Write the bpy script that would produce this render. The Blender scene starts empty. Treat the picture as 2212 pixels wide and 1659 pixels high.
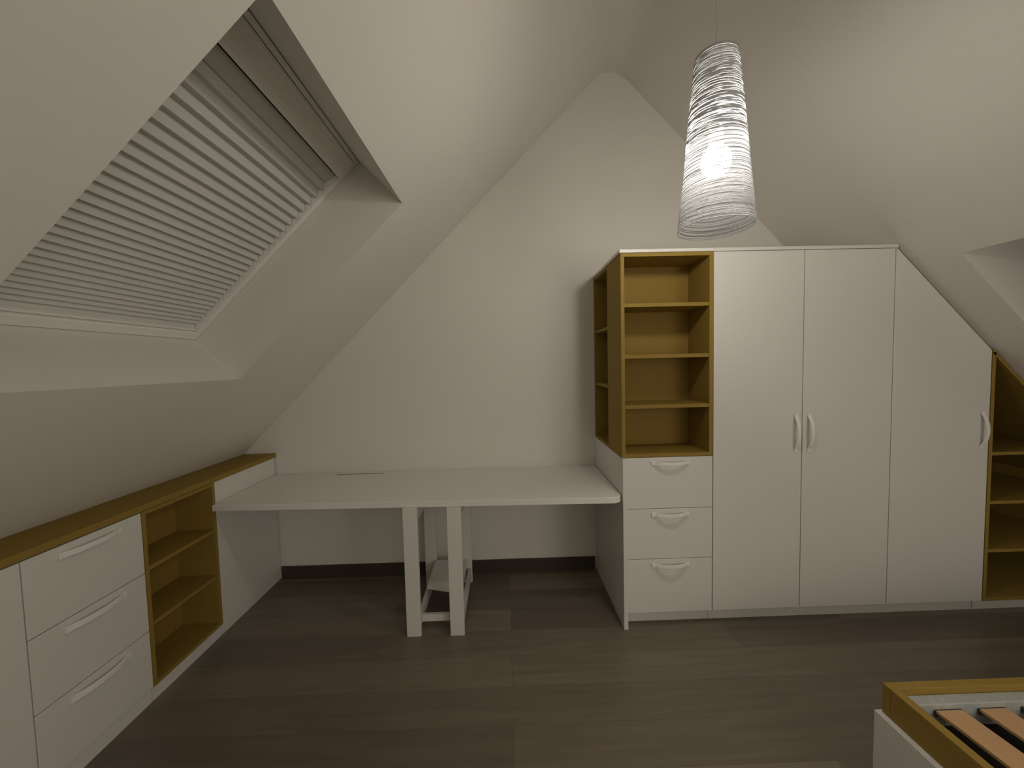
import bpy, math, random
from mathutils import Vector, Matrix
random.seed(4)
sc=bpy.context.scene
COL=sc.collection
sc.view_settings.view_transform='Standard'

# ------------------------------------------------------------------ materials
def mat(name,color,rough=.5,noise=0,nscale=20,bump=0,bscale=200,stretch=(1,1,1),spec=.4,metal=0):
    m=bpy.data.materials.new(name); m.use_nodes=True
    nt=m.node_tree; b=nt.nodes['Principled BSDF']
    b.inputs['Base Color'].default_value=(*color,1); b.inputs['Roughness'].default_value=rough
    b.inputs['Specular IOR Level'].default_value=spec; b.inputs['Metallic'].default_value=metal
    mp=nt.nodes.new('ShaderNodeMapping')
    g=nt.nodes.new('ShaderNodeNewGeometry')
    nt.links.new(g.outputs['Position'],mp.inputs['Vector']); mp.inputs['Scale'].default_value=stretch
    if noise:
        n=nt.nodes.new('ShaderNodeTexNoise'); n.inputs['Scale'].default_value=nscale; n.inputs['Detail'].default_value=4
        nt.links.new(mp.outputs[0],n.inputs['Vector'])
        r=nt.nodes.new('ShaderNodeMixRGB'); r.blend_type='MIX'
        r.inputs[1].default_value=(*[c*(1-noise) for c in color],1); r.inputs[2].default_value=(*[min(1,c*(1+noise)) for c in color],1)
        nt.links.new(n.outputs['Fac'],r.inputs[0]); nt.links.new(r.outputs[0],b.inputs['Base Color'])
    if bump:
        n2=nt.nodes.new('ShaderNodeTexNoise'); n2.inputs['Scale'].default_value=bscale
        nt.links.new(mp.outputs[0],n2.inputs['Vector'])
        bp=nt.nodes.new('ShaderNodeBump'); bp.inputs['Strength'].default_value=bump; bp.inputs['Distance'].default_value=.002
        nt.links.new(n2.outputs['Fac'],bp.inputs['Height']); nt.links.new(bp.outputs[0],b.inputs['Normal'])
    return m
M_wall=mat('painted_plaster',(.78,.755,.705),.85,noise=.015,nscale=3,bump=.12,bscale=260,spec=.2)
M_white=mat('white_laminate',(.74,.72,.685),.42,noise=.01,nscale=5,bump=.04,bscale=400,spec=.35)
M_desk=mat('white_desktop',(.84,.82,.785),.38,noise=.01,nscale=5,spec=.4)
M_handle=mat('white_lacquer',(.88,.87,.84),.3,noise=.01,nscale=30)
M_brown=mat('mustard_board',(.305,.205,.046),.65,noise=.05,nscale=14,bump=.05,bscale=300,stretch=(1,1,3),spec=.15)
M_brownd=mat('mustard_back',(.30,.195,.046),.65,noise=.05,nscale=12,spec=.15)
M_base=mat('dark_baseboard',(.06,.047,.036),.5,noise=.1,nscale=20)
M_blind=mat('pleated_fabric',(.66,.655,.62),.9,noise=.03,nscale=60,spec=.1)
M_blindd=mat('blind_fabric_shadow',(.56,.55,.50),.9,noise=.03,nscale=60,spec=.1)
M_blindt=mat('blind_fabric_stack',(.88,.87,.82),.9,noise=.03,nscale=60,spec=.1)  # same fabric, colour lightened to offset the shade in the recess
M_frame=mat('white_window_frame',(.86,.85,.81),.4,noise=.01)
M_slat=mat('beech_slat',(.58,.35,.18),.45,noise=.1,nscale=18,stretch=(6,1,6))
M_grey=mat('grey_metal',(.42,.43,.41),.5,noise=.25,nscale=60)
M_slot=mat('dark_slot',(.14,.13,.12),.6,noise=.1)
M_rim=mat('grey_rim',(.38,.38,.38),.4,noise=.05)
M_dark=mat('dark_plastic',(.05,.05,.05),.5,noise=.1)
M_underbed=mat('underbed_shade',(.03,.027,.024),.8,noise=.1)
M_chrome=mat('chrome',(.6,.6,.6),.25,noise=.01,metal=1)
M_glass=mat('night_glass',(.02,.025,.03),.08,noise=.01)

def floor_mat():
    m=bpy.data.materials.new('dark_oak_planks'); m.use_nodes=True
    nt=m.node_tree; b=nt.nodes['Principled BSDF']; L=nt.links
    g=nt.nodes.new('ShaderNodeNewGeometry')
    br=nt.nodes.new('ShaderNodeTexBrick'); br.offset=.37; br.offset_frequency=2
    br.inputs['Scale'].default_value=1; br.inputs['Brick Width'].default_value=1.9; br.inputs['Row Height'].default_value=.19
    br.inputs['Mortar Size'].default_value=.0009; br.inputs['Mortar Smooth'].default_value=.5; br.inputs['Bias'].default_value=0
    br.inputs['Color1'].default_value=(.145,.120,.090,1); br.inputs['Color2'].default_value=(.255,.214,.165,1); br.inputs['Mortar'].default_value=(.10,.082,.062,1)
    L.new(g.outputs['Position'],br.inputs['Vector'])
    mp=nt.nodes.new('ShaderNodeMapping'); mp.inputs['Scale'].default_value=(1.1,13,1)
    L.new(g.outputs['Position'],mp.inputs['Vector'])
    n=nt.nodes.new('ShaderNodeTexNoise'); n.inputs['Scale'].default_value=1.7; n.inputs['Detail'].default_value=7; n.inputs['Roughness'].default_value=.6
    n.inputs['Distortion'].default_value=.3
    L.new(mp.outputs[0],n.inputs['Vector'])
    cr=nt.nodes.new('ShaderNodeValToRGB'); cr.color_ramp.elements[0].position=.28; cr.color_ramp.elements[0].color=(.82,.81,.80,1)
    cr.color_ramp.elements[1].position=.75; cr.color_ramp.elements[1].color=(1.14,1.14,1.14,1)
    L.new(n.outputs['Fac'],cr.inputs[0])
    mx=nt.nodes.new('ShaderNodeMixRGB'); mx.blend_type='MULTIPLY'; mx.inputs[0].default_value=1
    L.new(br.outputs['Color'],mx.inputs[1]); L.new(cr.outputs[0],mx.inputs[2]); L.new(mx.outputs[0],b.inputs['Base Color'])
    b.inputs['Roughness'].default_value=.42; b.inputs['Specular IOR Level'].default_value=.5
    bp=nt.nodes.new('ShaderNodeBump'); bp.inputs['Strength'].default_value=.12; bp.inputs['Distance'].default_value=.003
    L.new(n.outputs['Fac'],bp.inputs['Height']); L.new(bp.outputs[0],b.inputs['Normal'])
    return m
M_floor=floor_mat()

# ------------------------------------------------------------------ helpers
def box(x0,x1,y0,y1,z0,z1):
    v=[(x0,y0,z0),(x1,y0,z0),(x1,y1,z0),(x0,y1,z0),(x0,y0,z1),(x1,y0,z1),(x1,y1,z1),(x0,y1,z1)]
    f=[(0,3,2,1),(4,5,6,7),(0,1,5,4),(1,2,6,5),(2,3,7,6),(3,0,4,7)]
    return v,f
def prism(pts,ext):
    n=len(pts); e=Vector(ext)
    v=[tuple(p) for p in pts]+[tuple(Vector(p)+e) for p in pts]
    f=[tuple(range(n-1,-1,-1)),tuple(range(n,2*n))]+[(i,(i+1)%n,n+(i+1)%n,n+i) for i in range(n)]
    return v,f
import bmesh
def mk(name,pieces,material,parent=None,bevel=0,smooth=False,label=None,cat=None,kind=None,seg=2,origin=None):
    V=[];F=[]
    for v,f in pieces:
        o=len(V); V+=[tuple(p) for p in v]; F+=[tuple(i+o for i in q) for q in f]
    xs=[p[0] for p in V];ys=[p[1] for p in V];zs=[p[2] for p in V]
    c=Vector(origin) if origin else Vector(((min(xs)+max(xs))/2,(min(ys)+max(ys))/2,min(zs)))
    me=bpy.data.meshes.new(name); me.from_pydata([tuple(Vector(p)-c) for p in V],[],F); me.update()
    bm=bmesh.new(); bm.from_mesh(me); bmesh.ops.recalc_face_normals(bm,faces=bm.faces); bm.to_mesh(me); bm.free()
    if smooth: me.polygons.foreach_set('use_smooth',[True]*len(me.polygons))
    me.materials.append(material)
    ob=bpy.data.objects.new(name,me); COL.objects.link(ob)
    if parent:
        w=Vector(parent['_w']); ob.parent=parent; ob.location=c-w
    else: ob.location=c
    ob['_w']=tuple(c)
    if bevel:
        b=ob.modifiers.new('bevel','BEVEL'); b.width=bevel; b.segments=seg; b.limit_method='ANGLE'; b.angle_limit=.6
    if label: ob['label']=label
    if cat: ob['category']=cat
    if kind: ob['kind']=kind
    return ob
def thing(name,label,cat,loc):
    e=bpy.data.objects.new(name,None); e.empty_display_size=.05; COL.objects.link(e)
    e.location=loc; e['_w']=tuple(loc); e['label']=label; e['category']=cat
    return e
def handle(c,along,out,parent,L=.21,D=.026,w=.017,t=.008):
    """bow handle: flat strip arched away from the face, with small foot pads"""
    c=Vector(c);a=Vector(along);o=Vector(out);s=a.cross(o)
    N=20;V=[];F=[]
    for i in range(N+1):
        u=i/N; x=(u-.5)*L
        k=min(1,max(0,(u-.09)/.82)); d=D*(math.sin(math.pi*k)**.6 if 0<k<1 else 0)
        for (ss,dd) in ((-1,.0005),(1,.0005),(1,t),(-1,t)):
            ww=w*(.5+.12*abs(2*u-1)**3)
            V.append(c+a*x+s*(ss*ww)+o*(d+dd))
    for i in range(N):
        for j in range(4):
            F.append((i*4+j,i*4+(j+1)%4,(i+1)*4+(j+1)%4,(i+1)*4+j))
    F.append((3,2,1,0)); F.append((N*4,N*4+1,N*4+2,N*4+3))
    return mk('handle',[(V,F)],M_handle,parent,bevel=.0015,label='white lacquered arched bow handle')

# ------------------------------------------------------------------ key planes
YB=2.71; YF=-2.5; XL=-1.87; XR=3.5
LS,LC=1.005,2.762          # left slope  z = LC+LS*x
RS,RC=-1.03,4.32           # right slope z = RC+RS*x
XRIDGE=(RC-LC)/(LS-RS); ZR=LC+LS*XRIDGE
zl=lambda x: LC+LS*x
zr=lambda x: RC+RS*x
YW=2.08; FX=-1.63

# ------------------------------------------------------------------ shell
mk('floor',[box(XL-.1,XR+.1,YF-.1,YB+.1,-.1,0)],M_floor,kind='structure')
def gable(y,e):
    return prism([(XL,y,0),(XR,y,0),(XR,y,zr(XR)),(XRIDGE,y,ZR),(XL,y,zl(XL))],(0,e,0))
mk('wall_back',[gable(YB,.1)],M_wall,kind='structure')
mk('wall_front',[gable(YF,-.1)],M_wall,kind='structure')
mk('wall_left',[box(XL-.1,XL,YF,YB,0,zl(XL))],M_wall,kind='structure')
mk('wall_right',[box(XR,XR+.1,YF,YB,0,zr(XR))],M_wall,kind='structure')
OL=dict(y0=.845,y1=1.905,x0=-1.30,x1=-.475)
ORR=dict(y0=.79,y1=1.88,x0=2.26,x1=3.07)
nL=Vector((-LS,0,1)).normalized(); nR=Vector((-RS,0,1)).normalized()
DEP=.31
def slope(xa,xb,zf,o,n):
    xs=sorted([xa,xb,o['x0'],o['x1']]); ys=[YF,o['y0'],o['y1'],YB]
    P=[]
    for i in range(3):
        for j in range(3):
            if i==1 and j==1: continue
            q=[(xs[i],ys[j],zf(xs[i])),(xs[i+1],ys[j],zf(xs[i+1])),(xs[i+1],ys[j+1],zf(xs[i+1])),(xs[i],ys[j+1],zf(xs[i]))]
            P.append(q)
    c=[(o['x0'],o['y0']),(o['x1'],o['y0']),(o['x1'],o['y1']),(o['x0'],o['y1'])]
    for k in range(4):
        a,b=c[k],c[(k+1)%4]
        A=Vector((a[0],a[1],zf(a[0])));B=Vector((b[0],b[1],zf(b[0])))
        P.append([A,B,B+n*(DEP+.04),A+n*(DEP+.04)])
    return [([tuple(p) for p in q],[(0,1,2,3)]) for q in P]
# softly rounded ridge between both slopes
RW=.13
xl_,xr_=XRIDGE-RW,XRIDGE+RW
N=16;V=[];F=[]
for i in range(N+1):
    t=i/N
    x=(1-t)**2*xl_+2*t*(1-t)*XRIDGE+t*t*xr_
    z=(1-t)**2*zl(xl_)+2*t*(1-t)*ZR+t*t*zr(xr_)
    V+=[(x,YF,z),(x,YB,z)]
for i in range(N): F.append((2*i,2*i+1,2*i+3,2*i+2))
nflat=24
cl=mk('ceiling',slope(XL,xl_,zl,OL,nL)+slope(xr_,XR,zr,ORR,nR)+[(V,F)],M_wall,kind='structure')
for p in cl.data.polygons:
    if p.index>=nflat: p.use_smooth=True
ZCORD=.25*zl(xl_)+.5*ZR+.25*zr(xr_)
mk('baseboard_back',[box(FX+.005,.62,YB-.014,YB-.001,0,.092)],M_base,kind='structure')

# windows in the recesses
def window(name,o,zf,n):
    A=Vector((o['x0'],0,zf(o['x0'])));B=Vector((o['x1'],0,zf(o['x1'])))
    e=(B-A).normalized();Lg=(B-A).length
    def bx(s0,s1,y0,y1,d0,d1):
        pts=[A+e*s+n*d for s,d in ((s0,d0),(s1,d0),(s1,d1),(s0,d1))]
        return prism([(p.x,y0,p.z) for p in pts],(0,y1-y0,0))
    y0,y1=o['y0'],o['y1']
    w=.045;g=.002
    fr=[bx(g,w,y0+g,y1-g,DEP-.035,DEP+.03),bx(Lg-w*.5,Lg-g,y0+g,y1-g,DEP-.035,DEP+.03),
        bx(w,Lg-w*.5,y0+g,y0+.03,DEP-.035,DEP+.03),bx(w,Lg-w*.5,y1-.03,y1-g,DEP-.035,DEP+.03)]
    root=mk(name,fr,M_frame,bevel=.004,kind='structure')
    mk('window_pane',[bx(w,Lg-w*.5,y0+.03,y1-.03,DEP+.012,DEP+.028)],M_glass,root)
    return A,e,Lg,bx
A,e,Lg,bx=window('window_1',OL,zl,nL)
def blind(o,A,e,Lg,n):
    y0,y1=o['y0']+.034,o['y1']-.034
    root=thing('pleated_blind','closed grey pleated fabric blind inside the sloped skylight','window blind',tuple(A+e*.05+n*(DEP-.01)+Vector((0,(y0+y1)/2,0))))
    base=DEP+.004
    prof=[];s=.052;p=.021
    while s<Lg-.195:
        prof+= [(s,0),(s+p*.32,min(.026,p*.60))]
        s+=p; p=min(.045,p*1.033)
    prof.append((s,0))
    def sheet(prof,ya,yb):
        V=[];F=[]
        for (ss,dd) in prof:
            q=A+e*ss+n*(base-dd); V+=[(q.x,ya,q.z),(q.x,yb,q.z)]
        for i in range(len(prof)-1): F.append((2*i,2*i+1,2*i+3,2*i+2))
        return V,F
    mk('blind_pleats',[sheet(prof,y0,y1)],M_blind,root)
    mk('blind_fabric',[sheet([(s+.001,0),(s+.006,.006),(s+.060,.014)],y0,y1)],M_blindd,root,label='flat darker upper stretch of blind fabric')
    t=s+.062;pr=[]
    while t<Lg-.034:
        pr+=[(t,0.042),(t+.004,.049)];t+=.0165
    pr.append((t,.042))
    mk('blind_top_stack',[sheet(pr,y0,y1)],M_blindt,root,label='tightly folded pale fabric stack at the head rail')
    def rail(s0,s1,d0,d1):
        pts=[A+e*a+n*b for a,b in ((s0,d0),(s1,d0),(s1,d1),(s0,d1))]
        return prism([(q.x,y0,q.z) for q in pts],(0,y1-y0,0))
    mk('blind_rail',[rail(.048,.058,base-.03,base-.002)],M_frame,root,bevel=.002,label='slim white bottom rail')
blind(OL,A,e,Lg,nL)
window('window_2',ORR,zr,nR)

# ------------------------------------------------------------------ left low cabinets
PZ=.068; CT=.880
YA,YC,YD=1.278,1.705,2.135
mk('wooden_ledge',[prism([(FX+.005,-.6,.883),(FX+.005,-.6,.910),(-1.842,-.6,.910),(-1.860,-.6,.883)],(0,YB-.002+.6,0))],M_brown,bevel=.0015,
   label='long mustard-brown wooden ledge running on top of the low cabinets',cat='shelf ledge')
c=thing('storage_cabinet','low white storage cabinet with flat doors beneath the wooden ledge','cabinet',(-1.73,.8,0))
mk('body',[box(-1.85,FX-.02,.30,YA-.002,PZ,CT)],M_white,c)
mk('plinth',[box(-1.85,FX-.012,.30,YA-.002,0,PZ-.002)],M_white,c)
for a,b in ((.302,.789),(.792,YA-.002)):
    mk('door',[box(FX-.019,FX,a,b,PZ+.004,CT-.003)],M_white,c,bevel=.0015)
c=thing('drawer_cabinet','low white cabinet with three drawers beneath the wooden ledge','drawer cabinet',(-1.73,1.5,0))
mk('body',[box(-1.85,FX-.02,YA+.002,YC-.002,PZ,CT)],M_white,c)
mk('plinth',[box(-1.85,FX-.012,YA+.002,YC-.002,0,PZ-.002)],M_white,c)
zs=[PZ+.004,.335,.602,CT-.001]
for i in range(3):
    d=mk('drawer',[box(FX-.019,FX,YA+.002,YC-.002,zs[i]+.0015,zs[i+1]-.002)],M_white,c,bevel=.0015)
    handle((FX,(YA+YC)/2+.005,zs[i+1]-.037),(0,1,0),(1,0,0),d,L=.225,D=.017,w=.020,t=.010)
def niche(root,x0,x1,y0,y1,z0,z1,shelves,face,t=.018,shelfname='shelf'):
    P=[box(x0,x1,y0,y1,z0,z0+t),box(x0,x1,y0,y1,z1-t,z1)]
    if face=='-y':
        P+=[box(x0,x0+t,y0,y1,z0+t,z1-t),box(x1-t,x1,y0,y1,z0+t,z1-t)]
        back=box(x0+t,x1-t,y1-.012,y1-.001,z0+t,z1-t)
        sh=lambda z: box(x0+t+.0005,x1-t-.0005,y0+.004,y1-.0125,z-t/2,z+t/2)
    else:
        P+=[box(x0,x1,y0,y0+t,z0+t,z1-t),box(x0,x1,y1-t,y1,z0+t,z1-t)]
        back=box(x0+.001,x0+.012,y0+t,y1-t,z0+t,z1-t)
        sh=lambda z: box(x0+.0125,x1-.004,y0+t+.0005,y1-t-.0005,z-t/2,z+t/2)
    mk('body',P,M_brown,root,bevel=.001)
    mk('back_panel',[back],M_brownd,root)
    for z in shelves: mk(shelfname,[sh(z)],M_brown,root,bevel=.001)
c=thing('open_shelf_unit','low mustard-brown open shelf unit between white drawers and desk','shelf unit',(-1.73,1.92,0))
niche(c,-1.85,FX+.001,YC+.001,YD,PZ,CT,[.352,.612],'+x')
mk('plinth',[box(-1.85,FX-.012,YC+.001,YD,0,PZ-.002)],M_white,c)
c=thing('end_panel','plain white panel closing the low cabinets beside the desk','cabinet panel',(-1.7,2.42,0))
mk('body',[box(-1.84,FX-.002,YD+.003,YB-.016,PZ,CT)],M_white,c,bevel=.001)
mk('plinth',[box(-1.84,FX-.012,YD+.003,YB-.016,0,PZ-.002)],M_white,c)

# ------------------------------------------------------------------ desk
DZ=.760
desk=thing('desk','long white built-in desk with rounded corner on paired white legs','desk',(-.4,2.38,0))
x0,x1,y0,y1=FX+.002,.628,2.045,YB-.002
r=.055
pts=[(x0,2.105,DZ-.034),(x1-r,y0,DZ-.034)]+[(x1-r+r*math.sin(a),y0+r-r*math.cos(a),DZ-.034) for a in [math.pi/2*i/8 for i in range(1,9)]]+[(x1,y1,DZ-.034),(x0,y1,DZ-.034)]
mk('desktop',[prism(pts,(0,0,.034))],M_desk,desk,bevel=.003)
mk('cable_slot',[box(-1.18,-.86,YB-.062,YB-.053,DZ,DZ+.0012)],M_slot,desk,label='thin dark cable slot line')
dz=DZ-.0345
for xa,yf in ((-.577,2.066),(-.336,2.062)):
    mk('desk_leg',[box(xa,xa+.078,yf,yf+.022,0,dz),box(xa,xa+.078,2.585,2.605,0,dz),
        box(xa+.050,xa+.072,yf+.0225,2.584,.04,.10),box(xa+.050,xa+.072,yf+.0225,2.584,dz-.08,dz-.001)],M_white,desk,bevel=.001,
        label='white trestle frame with front post, rear post and low rail')
mk('lower_shelf',[prism([(-.504,2.27,.150),(-.287,2.20,.150),(-.287,2.58,.150),(-.504,2.58,.150)],(0,0,.018))],M_desk,desk,bevel=.001,label='white low shelf between the desk legs')
mk('stretcher',[box(-.504,-.287,2.125,2.145,.045,.085)],M_white,desk,bevel=.001,label='white crossbar between legs')

# ------------------------------------------------------------------ tall right hand units
UB=.967; UT=2.078
c=thing('bookcase','mustard-brown open bookcase with front shelves and side niches above drawers','bookcase',(.885,2.39,UB))
t=.018
niche(c,.634,1.138,YW,2.335,UB,UT,[1.247,1.522,1.80],'-y',t=.02)
P=[box(.634,1.138,2.337,YB-.002,UB,UB+t),box(.634,1.138,2.337,YB-.002,UT-t,UT),box(.634,1.138,2.337,2.337+t,UB+t,UT-t),box(.634,1.138,YB-.02,YB-.002,UB+t,UT-t)]
mk('side_body',P,M_brown,c,bevel=.001,label='side-opening brown case against the gable wall')
mk('side_back_panel',[box(.93,.945,2.356,YB-.021,UB+t+.001,UT-t-.001)],M_brownd,c)
for z in (1.345,1.705): mk('shelf',[box(.638,.929,2.3555,YB-.0205,z-.009,z+.009)],M_brown,c,bevel=.001)
mk('top_panel',[box(.628,1.138,YW-.004,YB-.002,UT+.001,UT+.018)],M_white,c,bevel=.001,label='thin white top board')
c=thing('drawer_unit','white three-drawer cabinet under the brown bookcase','drawer cabinet',(.9,2.39,0))
mk('side_panel',[box(.632,.656,2.06,YB-.002,0,UB-.002)],M_white,c,bevel=.001)
mk('body',[box(.657,1.138,YW+.021,YB-.002,.078,UB-.002)],M_white,c)
mk('plinth',[box(.657,1.138,YW+.05,YB-.002,0,.077)],M_white,c)
zs=[.08,.39,.677,UB-.001]
for i in range(3):
    d=mk('drawer',[box(.659,1.137,YW,YW+.019,zs[i]+.0015,zs[i+1]-.0015)],M_white,c,bevel=.0015)
    handle((.90,YW,zs[i+1]-.033),(1,0,0),(0,-1,0),d)
c=thing('wardrobe','tall white built-in wardrobe with three doors cut to the roof slope','wardrobe',(1.92,2.39,0))
g=.012
xk=(RC-g-(UT+.018))/-RS
prof=[(1.14,.078),(2.70,.078),(2.70,zr(2.70)-g),(xk,UT+.018),(1.14,UT+.018)]
mk('body',[prism([(x,YW+.021,z) for x,z in prof],(0,YB-.002-YW-.021,0))],M_white,c)
mk('plinth',[box(1.14,2.70,YW+.05,YB-.002,0,.077)],M_white,c)
mk('top_panel',[box(1.14,xk,YW-.004,YW+.0205,UT+.001,UT+.018)],M_white,c)
ds=[]
for a,b in ((1.142,1.636),(1.640,2.138)):
    ds.append(mk('door',[box(a,b,YW,YW+.019,.082,UT-.001)],M_white,c,bevel=.0015))
handle((1.600,YW,1.08),(0,0,1),(0,-1,0),ds[0])
handle((1.675,YW,1.08),(0,0,1),(0,-1,0),ds[1])
d3=mk('door',[prism([(2.142,YW,.082),(2.697,YW,.082),(2.697,YW,zr(2.697)-.03),(2.147,YW,UT-.001),(2.142,YW,UT-.001)],(0,.019,0))],M_white,c,bevel=.0015)
handle((2.655,YW,1.07),(0,0,1),(0,-1,0),d3)
c=thing('corner_shelf_unit','mustard-brown open shelves tucked under the sloping ceiling beside wardrobe','shelf unit',(3.08,2.39,0))
xa,xb=2.705,3.46
def tri(x): return zr(x)-.012
y0,y1=YW+.002,YB-.002
P=[box(xa,xa+.02,y0,y1,.078,tri(xa)-.02),
   box(xb-.02,xb,y0,y1,.078,tri(xb)-.02),
   box(xa+.02,xb-.02,y0,y1,.078,.098),
   prism([(xa,y0,tri(xa)-.024),(xa,y0,tri(xa)),(xb,y0,tri(xb)),(xb,y0,tri(xb)-.024)],(0,y1-y0,0))]
mk('body',P,M_brown,c,bevel=.001)
mk('back_panel',[prism([(xa+.02,y1-.012,.099),(xb-.02,y1-.012,.099),(xb-.02,y1-.012,tri(xb-.02)-.03),(xa+.02,y1-.012,tri(xa+.02)-.03)],(0,.011,0))],M_brownd,c)
for z in (.37,.65,.93):
    xe=min(xb-.021,(RC-.04-z)/-RS-.012)
    mk('shelf',[box(xa+.0205,xe,y0+.004,y1-.0125,z-.009,z+.009)],M_brown,c,bevel=.001)
mk('plinth',[box(xa,xb,YW+.05,y1,0,.077)],M_white,c)

# ------------------------------------------------------------------ bed
bx0,bx1,by0,by1=1.245,3.2,.30,1.215
c=thing('bed','low bed frame with mustard-brown rim, white base and bare wooden slats','bed',(2.2,.75,0))
tt=.028
mk('bed_frame',[box(bx0,bx1,by1-tt,by1,.30,.40),box(bx0,bx1,by0,by0+tt,.30,.40),box(bx0,bx0+tt,by0+tt,by1-tt,.30,.40),box(bx1-tt,bx1,by0+tt,by1-tt,.30,.40)],M_brown,c,bevel=.002)
mk('bed_base',[box(bx0-.018,bx1,by0-.01,by1+.008,0,.298)],M_white,c,bevel=.002)
mk('slat_support',[box(bx0+tt+.012,bx1-tt-.002,by1-tt-.038,by1-tt-.001,.300,.378),box(bx0+tt+.012,bx1-tt-.002,by0+tt+.001,by0+tt+.03,.300,.378)],M_grey,c,bevel=.003,label='grey-white metal slat support rail')
mk('under_slat_shade',[box(bx0+tt+.002,bx1-tt-.002,by0+tt+.031,by1-tt-.039,.300,.306)],M_underbed,c,label='dark sheet painted as shade under the slats')  # near-black sheet stands in for the shade below the slats
x=1.350
while x<bx1-.1:
    V=[];F=[];N=10
    ya,yb=by0+tt+.045,by1-tt-.042
    for i in range(N+1):
        u=i/N; y=ya+(yb-ya)*u; z=.352+.014*math.sin(math.pi*u)
        V+=[(x,y,z),(x+.085,y,z),(x+.085,y,z+.01),(x,y,z+.01)]
    for i in range(N):
        for j in range(4): F.append((i*4+j,i*4+(j+1)%4,(i+1)*4+(j+1)%4,(i+1)*4+j))
    F+= [(3,2,1,0),(N*4,N*4+1,N*4+2,N*4+3)]
    s=mk('slat',[(V,F)],M_slat,c,bevel=.001)
    mk('slat_holder',[box(x-.003,x+.088,yb-.002,yb+.003,.342,.362)],M_dark,s,bevel=.002,label='black plastic slat holder')
    x+=.143

# ------------------------------------------------------------------ pendant lamp
LX,LY=.773,1.40
zt,zb=2.562,1.965; rt,rb=.069,.125
lamp=thing('pendant_lamp','tall conical pendant lamp wound with white threads, bulb lit','pendant lamp',(LX,LY,zb))
def ring(zc,r,seg=48): return [(LX+r*math.cos(2*math.pi*i/seg),LY+r*math.sin(2*math.pi*i/seg),zc) for i in range(seg)]
def lathe(prof,seg=48,cap=False):
    V=[];F=[]
    for z,r in prof: V+=ring(z,r,seg)
    for k in range(len(prof)-1):
        for i in range(seg): F.append((k*seg+i,k*seg+(i+1)%seg,(k+1)*seg+(i+1)%seg,(k+1)*seg+i))
    if cap: F.append(tuple(range(seg))); F.append(tuple(range((len(prof)-1)*seg,len(prof)*seg)))
    return V,F
def thin(name,diff,trans,ft,ftransp=0):
    m=bpy.data.materials.new(name); m.use_nodes=True; nt=m.node_tree; nt.nodes.clear(); L=nt.links
    o=nt.nodes.new('ShaderNodeOutputMaterial'); mix=nt.nodes.new('ShaderNodeMixShader'); d=nt.nodes.new('ShaderNodeBsdfDiffuse'); tl=nt.nodes.new('ShaderNodeBsdfTranslucent')
    d.inputs['Color'].default_value=(*diff,1); tl.inputs['Color'].default_value=(*trans,1); mix.inputs[0].default_value=ft
    L.new(d.outputs[0],mix.inputs[1]); L.new(tl.outputs[0],mix.inputs[2])
    if ftransp:
        t=nt.nodes.new('ShaderNodeBsdfTransparent'); m2=nt.nodes.new('ShaderNodeMixShader'); m2.inputs[0].default_value=ftransp
        L.new(mix.outputs[0],m2.inputs[1]); L.new(t.outputs[0],m2.inputs[2]); L.new(m2.outputs[0],o.inputs[0])
    else: L.new(mix.outputs[0],o.inputs[0])
    return m
M_sh=thin('clear_acrylic',(.14,.14,.15),(.4,.4,.42),.28,.86)
M_th=thin('white_thread_outer',(.70,.71,.73),(.6,.61,.63),.14)
M_ti=thin('thread_inner_dimmed',(.022,.022,.023),(.5,.51,.53),.20)  # inner faces coloured dark so bulb light on them stays dim
def rad(z): return rt+(rb-rt)*(zt-z)/(zt-zb)
shade=mk('lamp_shade',[lathe([(zt,rt),(zt-.1,rad(zt-.1)),((zt+zb)/2,rad((zt+zb)/2)),(zb,rb)])],M_sh,lamp,smooth=True,label='clear conical acrylic tube')
SEG=44
def loops():
    P=[]
    fs=[(k+.5)/130 for k in range(130)]+[.5+.5*(k+.5)/120 for k in range(120)]
    for f in fs:
        z0=zb+.003+(zt-zb-.006)*f+random.uniform(-.002,.002)
        tl=.06 if .06<f<.94 else .02
        tilt=random.uniform(-tl,tl); ph=random.uniform(0,6.28)
        hw=random.choice([.0006,.0008,.0010,.0012,.0015]); V=[];F=[]
        if .5<f<.9: hw*=1.25
        for i in range(SEG):
            a=2*math.pi*i/SEG
            z=z0+rad(z0)*tilt*math.cos(a-ph)+.0012*math.sin(3*a+ph)
            z=min(zt-.001,max(zb+.001,z)); r=rad(z)+.0012
            V+=[(LX+r*math.cos(a),LY+r*math.sin(a),z-hw),(LX+r*math.cos(a),LY+r*math.sin(a),z+hw),
                (LX+(r+.0015)*math.cos(a),LY+(r+.0015)*math.sin(a),z)]
        for i in range(SEG):
            j=(i+1)%SEG
            for q in range(3):
                w=(q+1)%3; F.append((i*3+q,i*3+w,j*3+w,j*3+q))
        P.append((V,F))
    return P
th=mk('shade_threads',loops(),M_th,shade,label='white threads wound irregularly around the shade')
th.data.materials.append(M_ti)
for p in th.data.polygons:
    if p.index%3==0: p.material_index=1
mk('top_rim',[lathe([(zt-.007,rt+.0040),(zt+.001,rt+.0030),(zt+.001,rt-.001),(zt-.007,rt-.001),(zt-.007,rt+.0040)])],M_rim,lamp,label='thin grey rim ring at the shade top')
mk('cap',[lathe([(zt-.03,.02),(zt-.028,.03),(zt-.012,.03),(zt-.005,.012)],24,True)],M_chrome,lamp,label='small chrome cap')
mk('shade_spokes',[box(LX-rt+.001,LX+rt-.001,LY-.002,LY+.002,zt-.022,zt-.018),box(LX-.002,LX+.002,LY-rt+.001,LY+rt-.001,zt-.022,zt-.018)],M_chrome,lamp)
BZ=2.215
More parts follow.
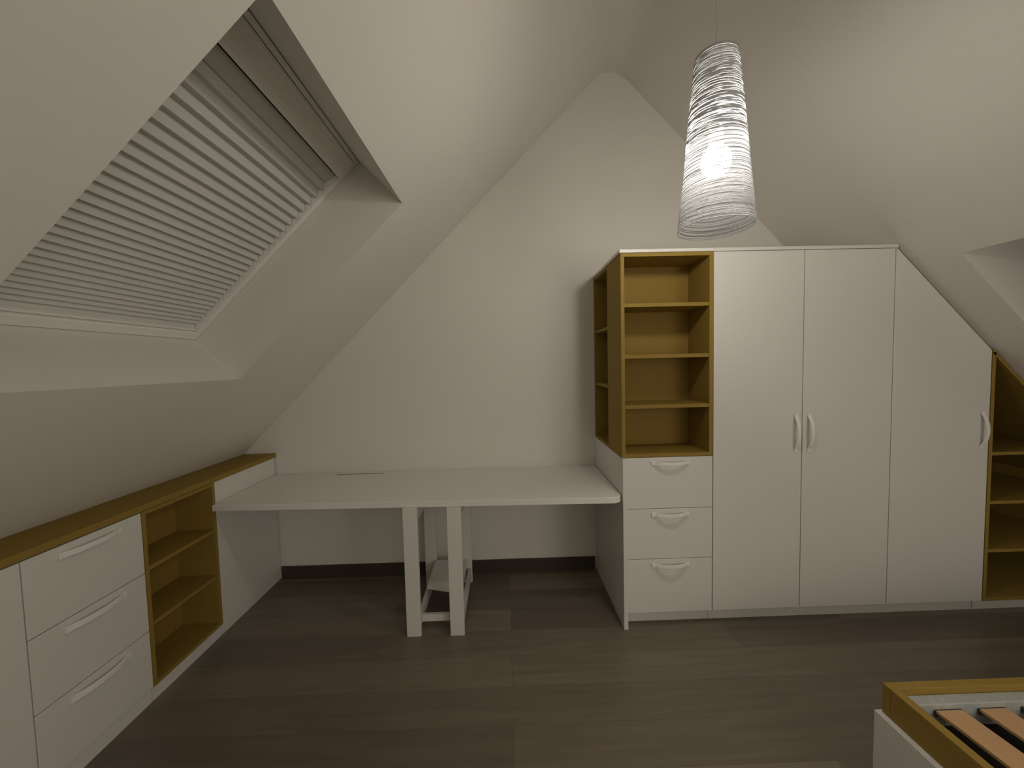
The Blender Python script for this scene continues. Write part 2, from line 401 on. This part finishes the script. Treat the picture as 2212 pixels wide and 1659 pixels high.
mk('cord',[lathe([(BZ+.12,.0016),(ZCORD-.003,.0016)],8,True)],M_grey,lamp)
mk('socket',[lathe([(BZ+.040,.016),(BZ+.045,.026),(BZ+.11,.024),(BZ+.12,.010)],24,True)],M_grey,lamp,label='pale lamp socket')
mb=bpy.data.materials.new('lit_bulb'); mb.use_nodes=True; nt=mb.node_tree; nt.nodes.clear()
o=nt.nodes.new('ShaderNodeOutputMaterial'); em=nt.nodes.new('ShaderNodeEmission'); em.inputs['Color'].default_value=(1,.94,.83,1); em.inputs['Strength'].default_value=190
nt.links.new(em.outputs[0],o.inputs[0])
pb=[];R=.050
for i in range(17):
    a=math.pi*i/16; pb.append((BZ-.01-1.15*R*math.cos(a),max(.0015,R*math.sin(a)) if a<2.3 else max(.014,R*math.sin(a))))
mk('bulb',[lathe(pb,32,True)],mb,lamp,smooth=True,label='glowing round white bulb')

def light(name,loc,en,rad,col=(1,.935,.83)):
    ld=bpy.data.lights.new(name,'POINT'); ld.energy=en; ld.shadow_soft_size=rad; ld.color=col
    lo=bpy.data.objects.new(name,ld); lo.location=loc; COL.objects.link(lo)
light('fill_right',(2.1,-1.2,1.5),44,.55)  # unseen soft fill added to brighten the left slope
light('fill_low',(1.2,-1.7,.8),9,.6)  # unseen low fill added to lift the slopes and skylight recess
w=bpy.data.worlds.new('night'); sc.world=w; w.use_nodes=True; w.node_tree.nodes['Background'].inputs[0].default_value=(.01,.012,.02,1)

# ------------------------------------------------------------------ camera
f=830; phi=math.radians(3.025); psi=math.radians(1.032); r=.0235
Rg=Vector((math.cos(psi),-math.sin(psi),0)); Hf=Vector((math.sin(psi),math.cos(psi),0)); Z=Vector((0,0,1))
fwd=Hf*math.cos(phi)-Z*math.sin(phi); U=Hf*math.sin(phi)+Z*math.cos(phi)
cr=Rg*math.cos(r)-U*math.sin(r); cu=Rg*math.sin(r)+U*math.cos(r)
cam=bpy.data.cameras.new('camera'); cam.sensor_width=36; cam.lens=f/2212*36; cam.clip_start=.01
co=bpy.data.objects.new('camera',cam); COL.objects.link(co)
co.matrix_world=Matrix((( cr.x,cu.x,-fwd.x,0),(cr.y,cu.y,-fwd.y,0),(cr.z,cu.z,-fwd.z,1.5),(0,0,0,1)))
sc.camera=co
for ob in bpy.data.objects:
    if '_w' in ob: del ob['_w']
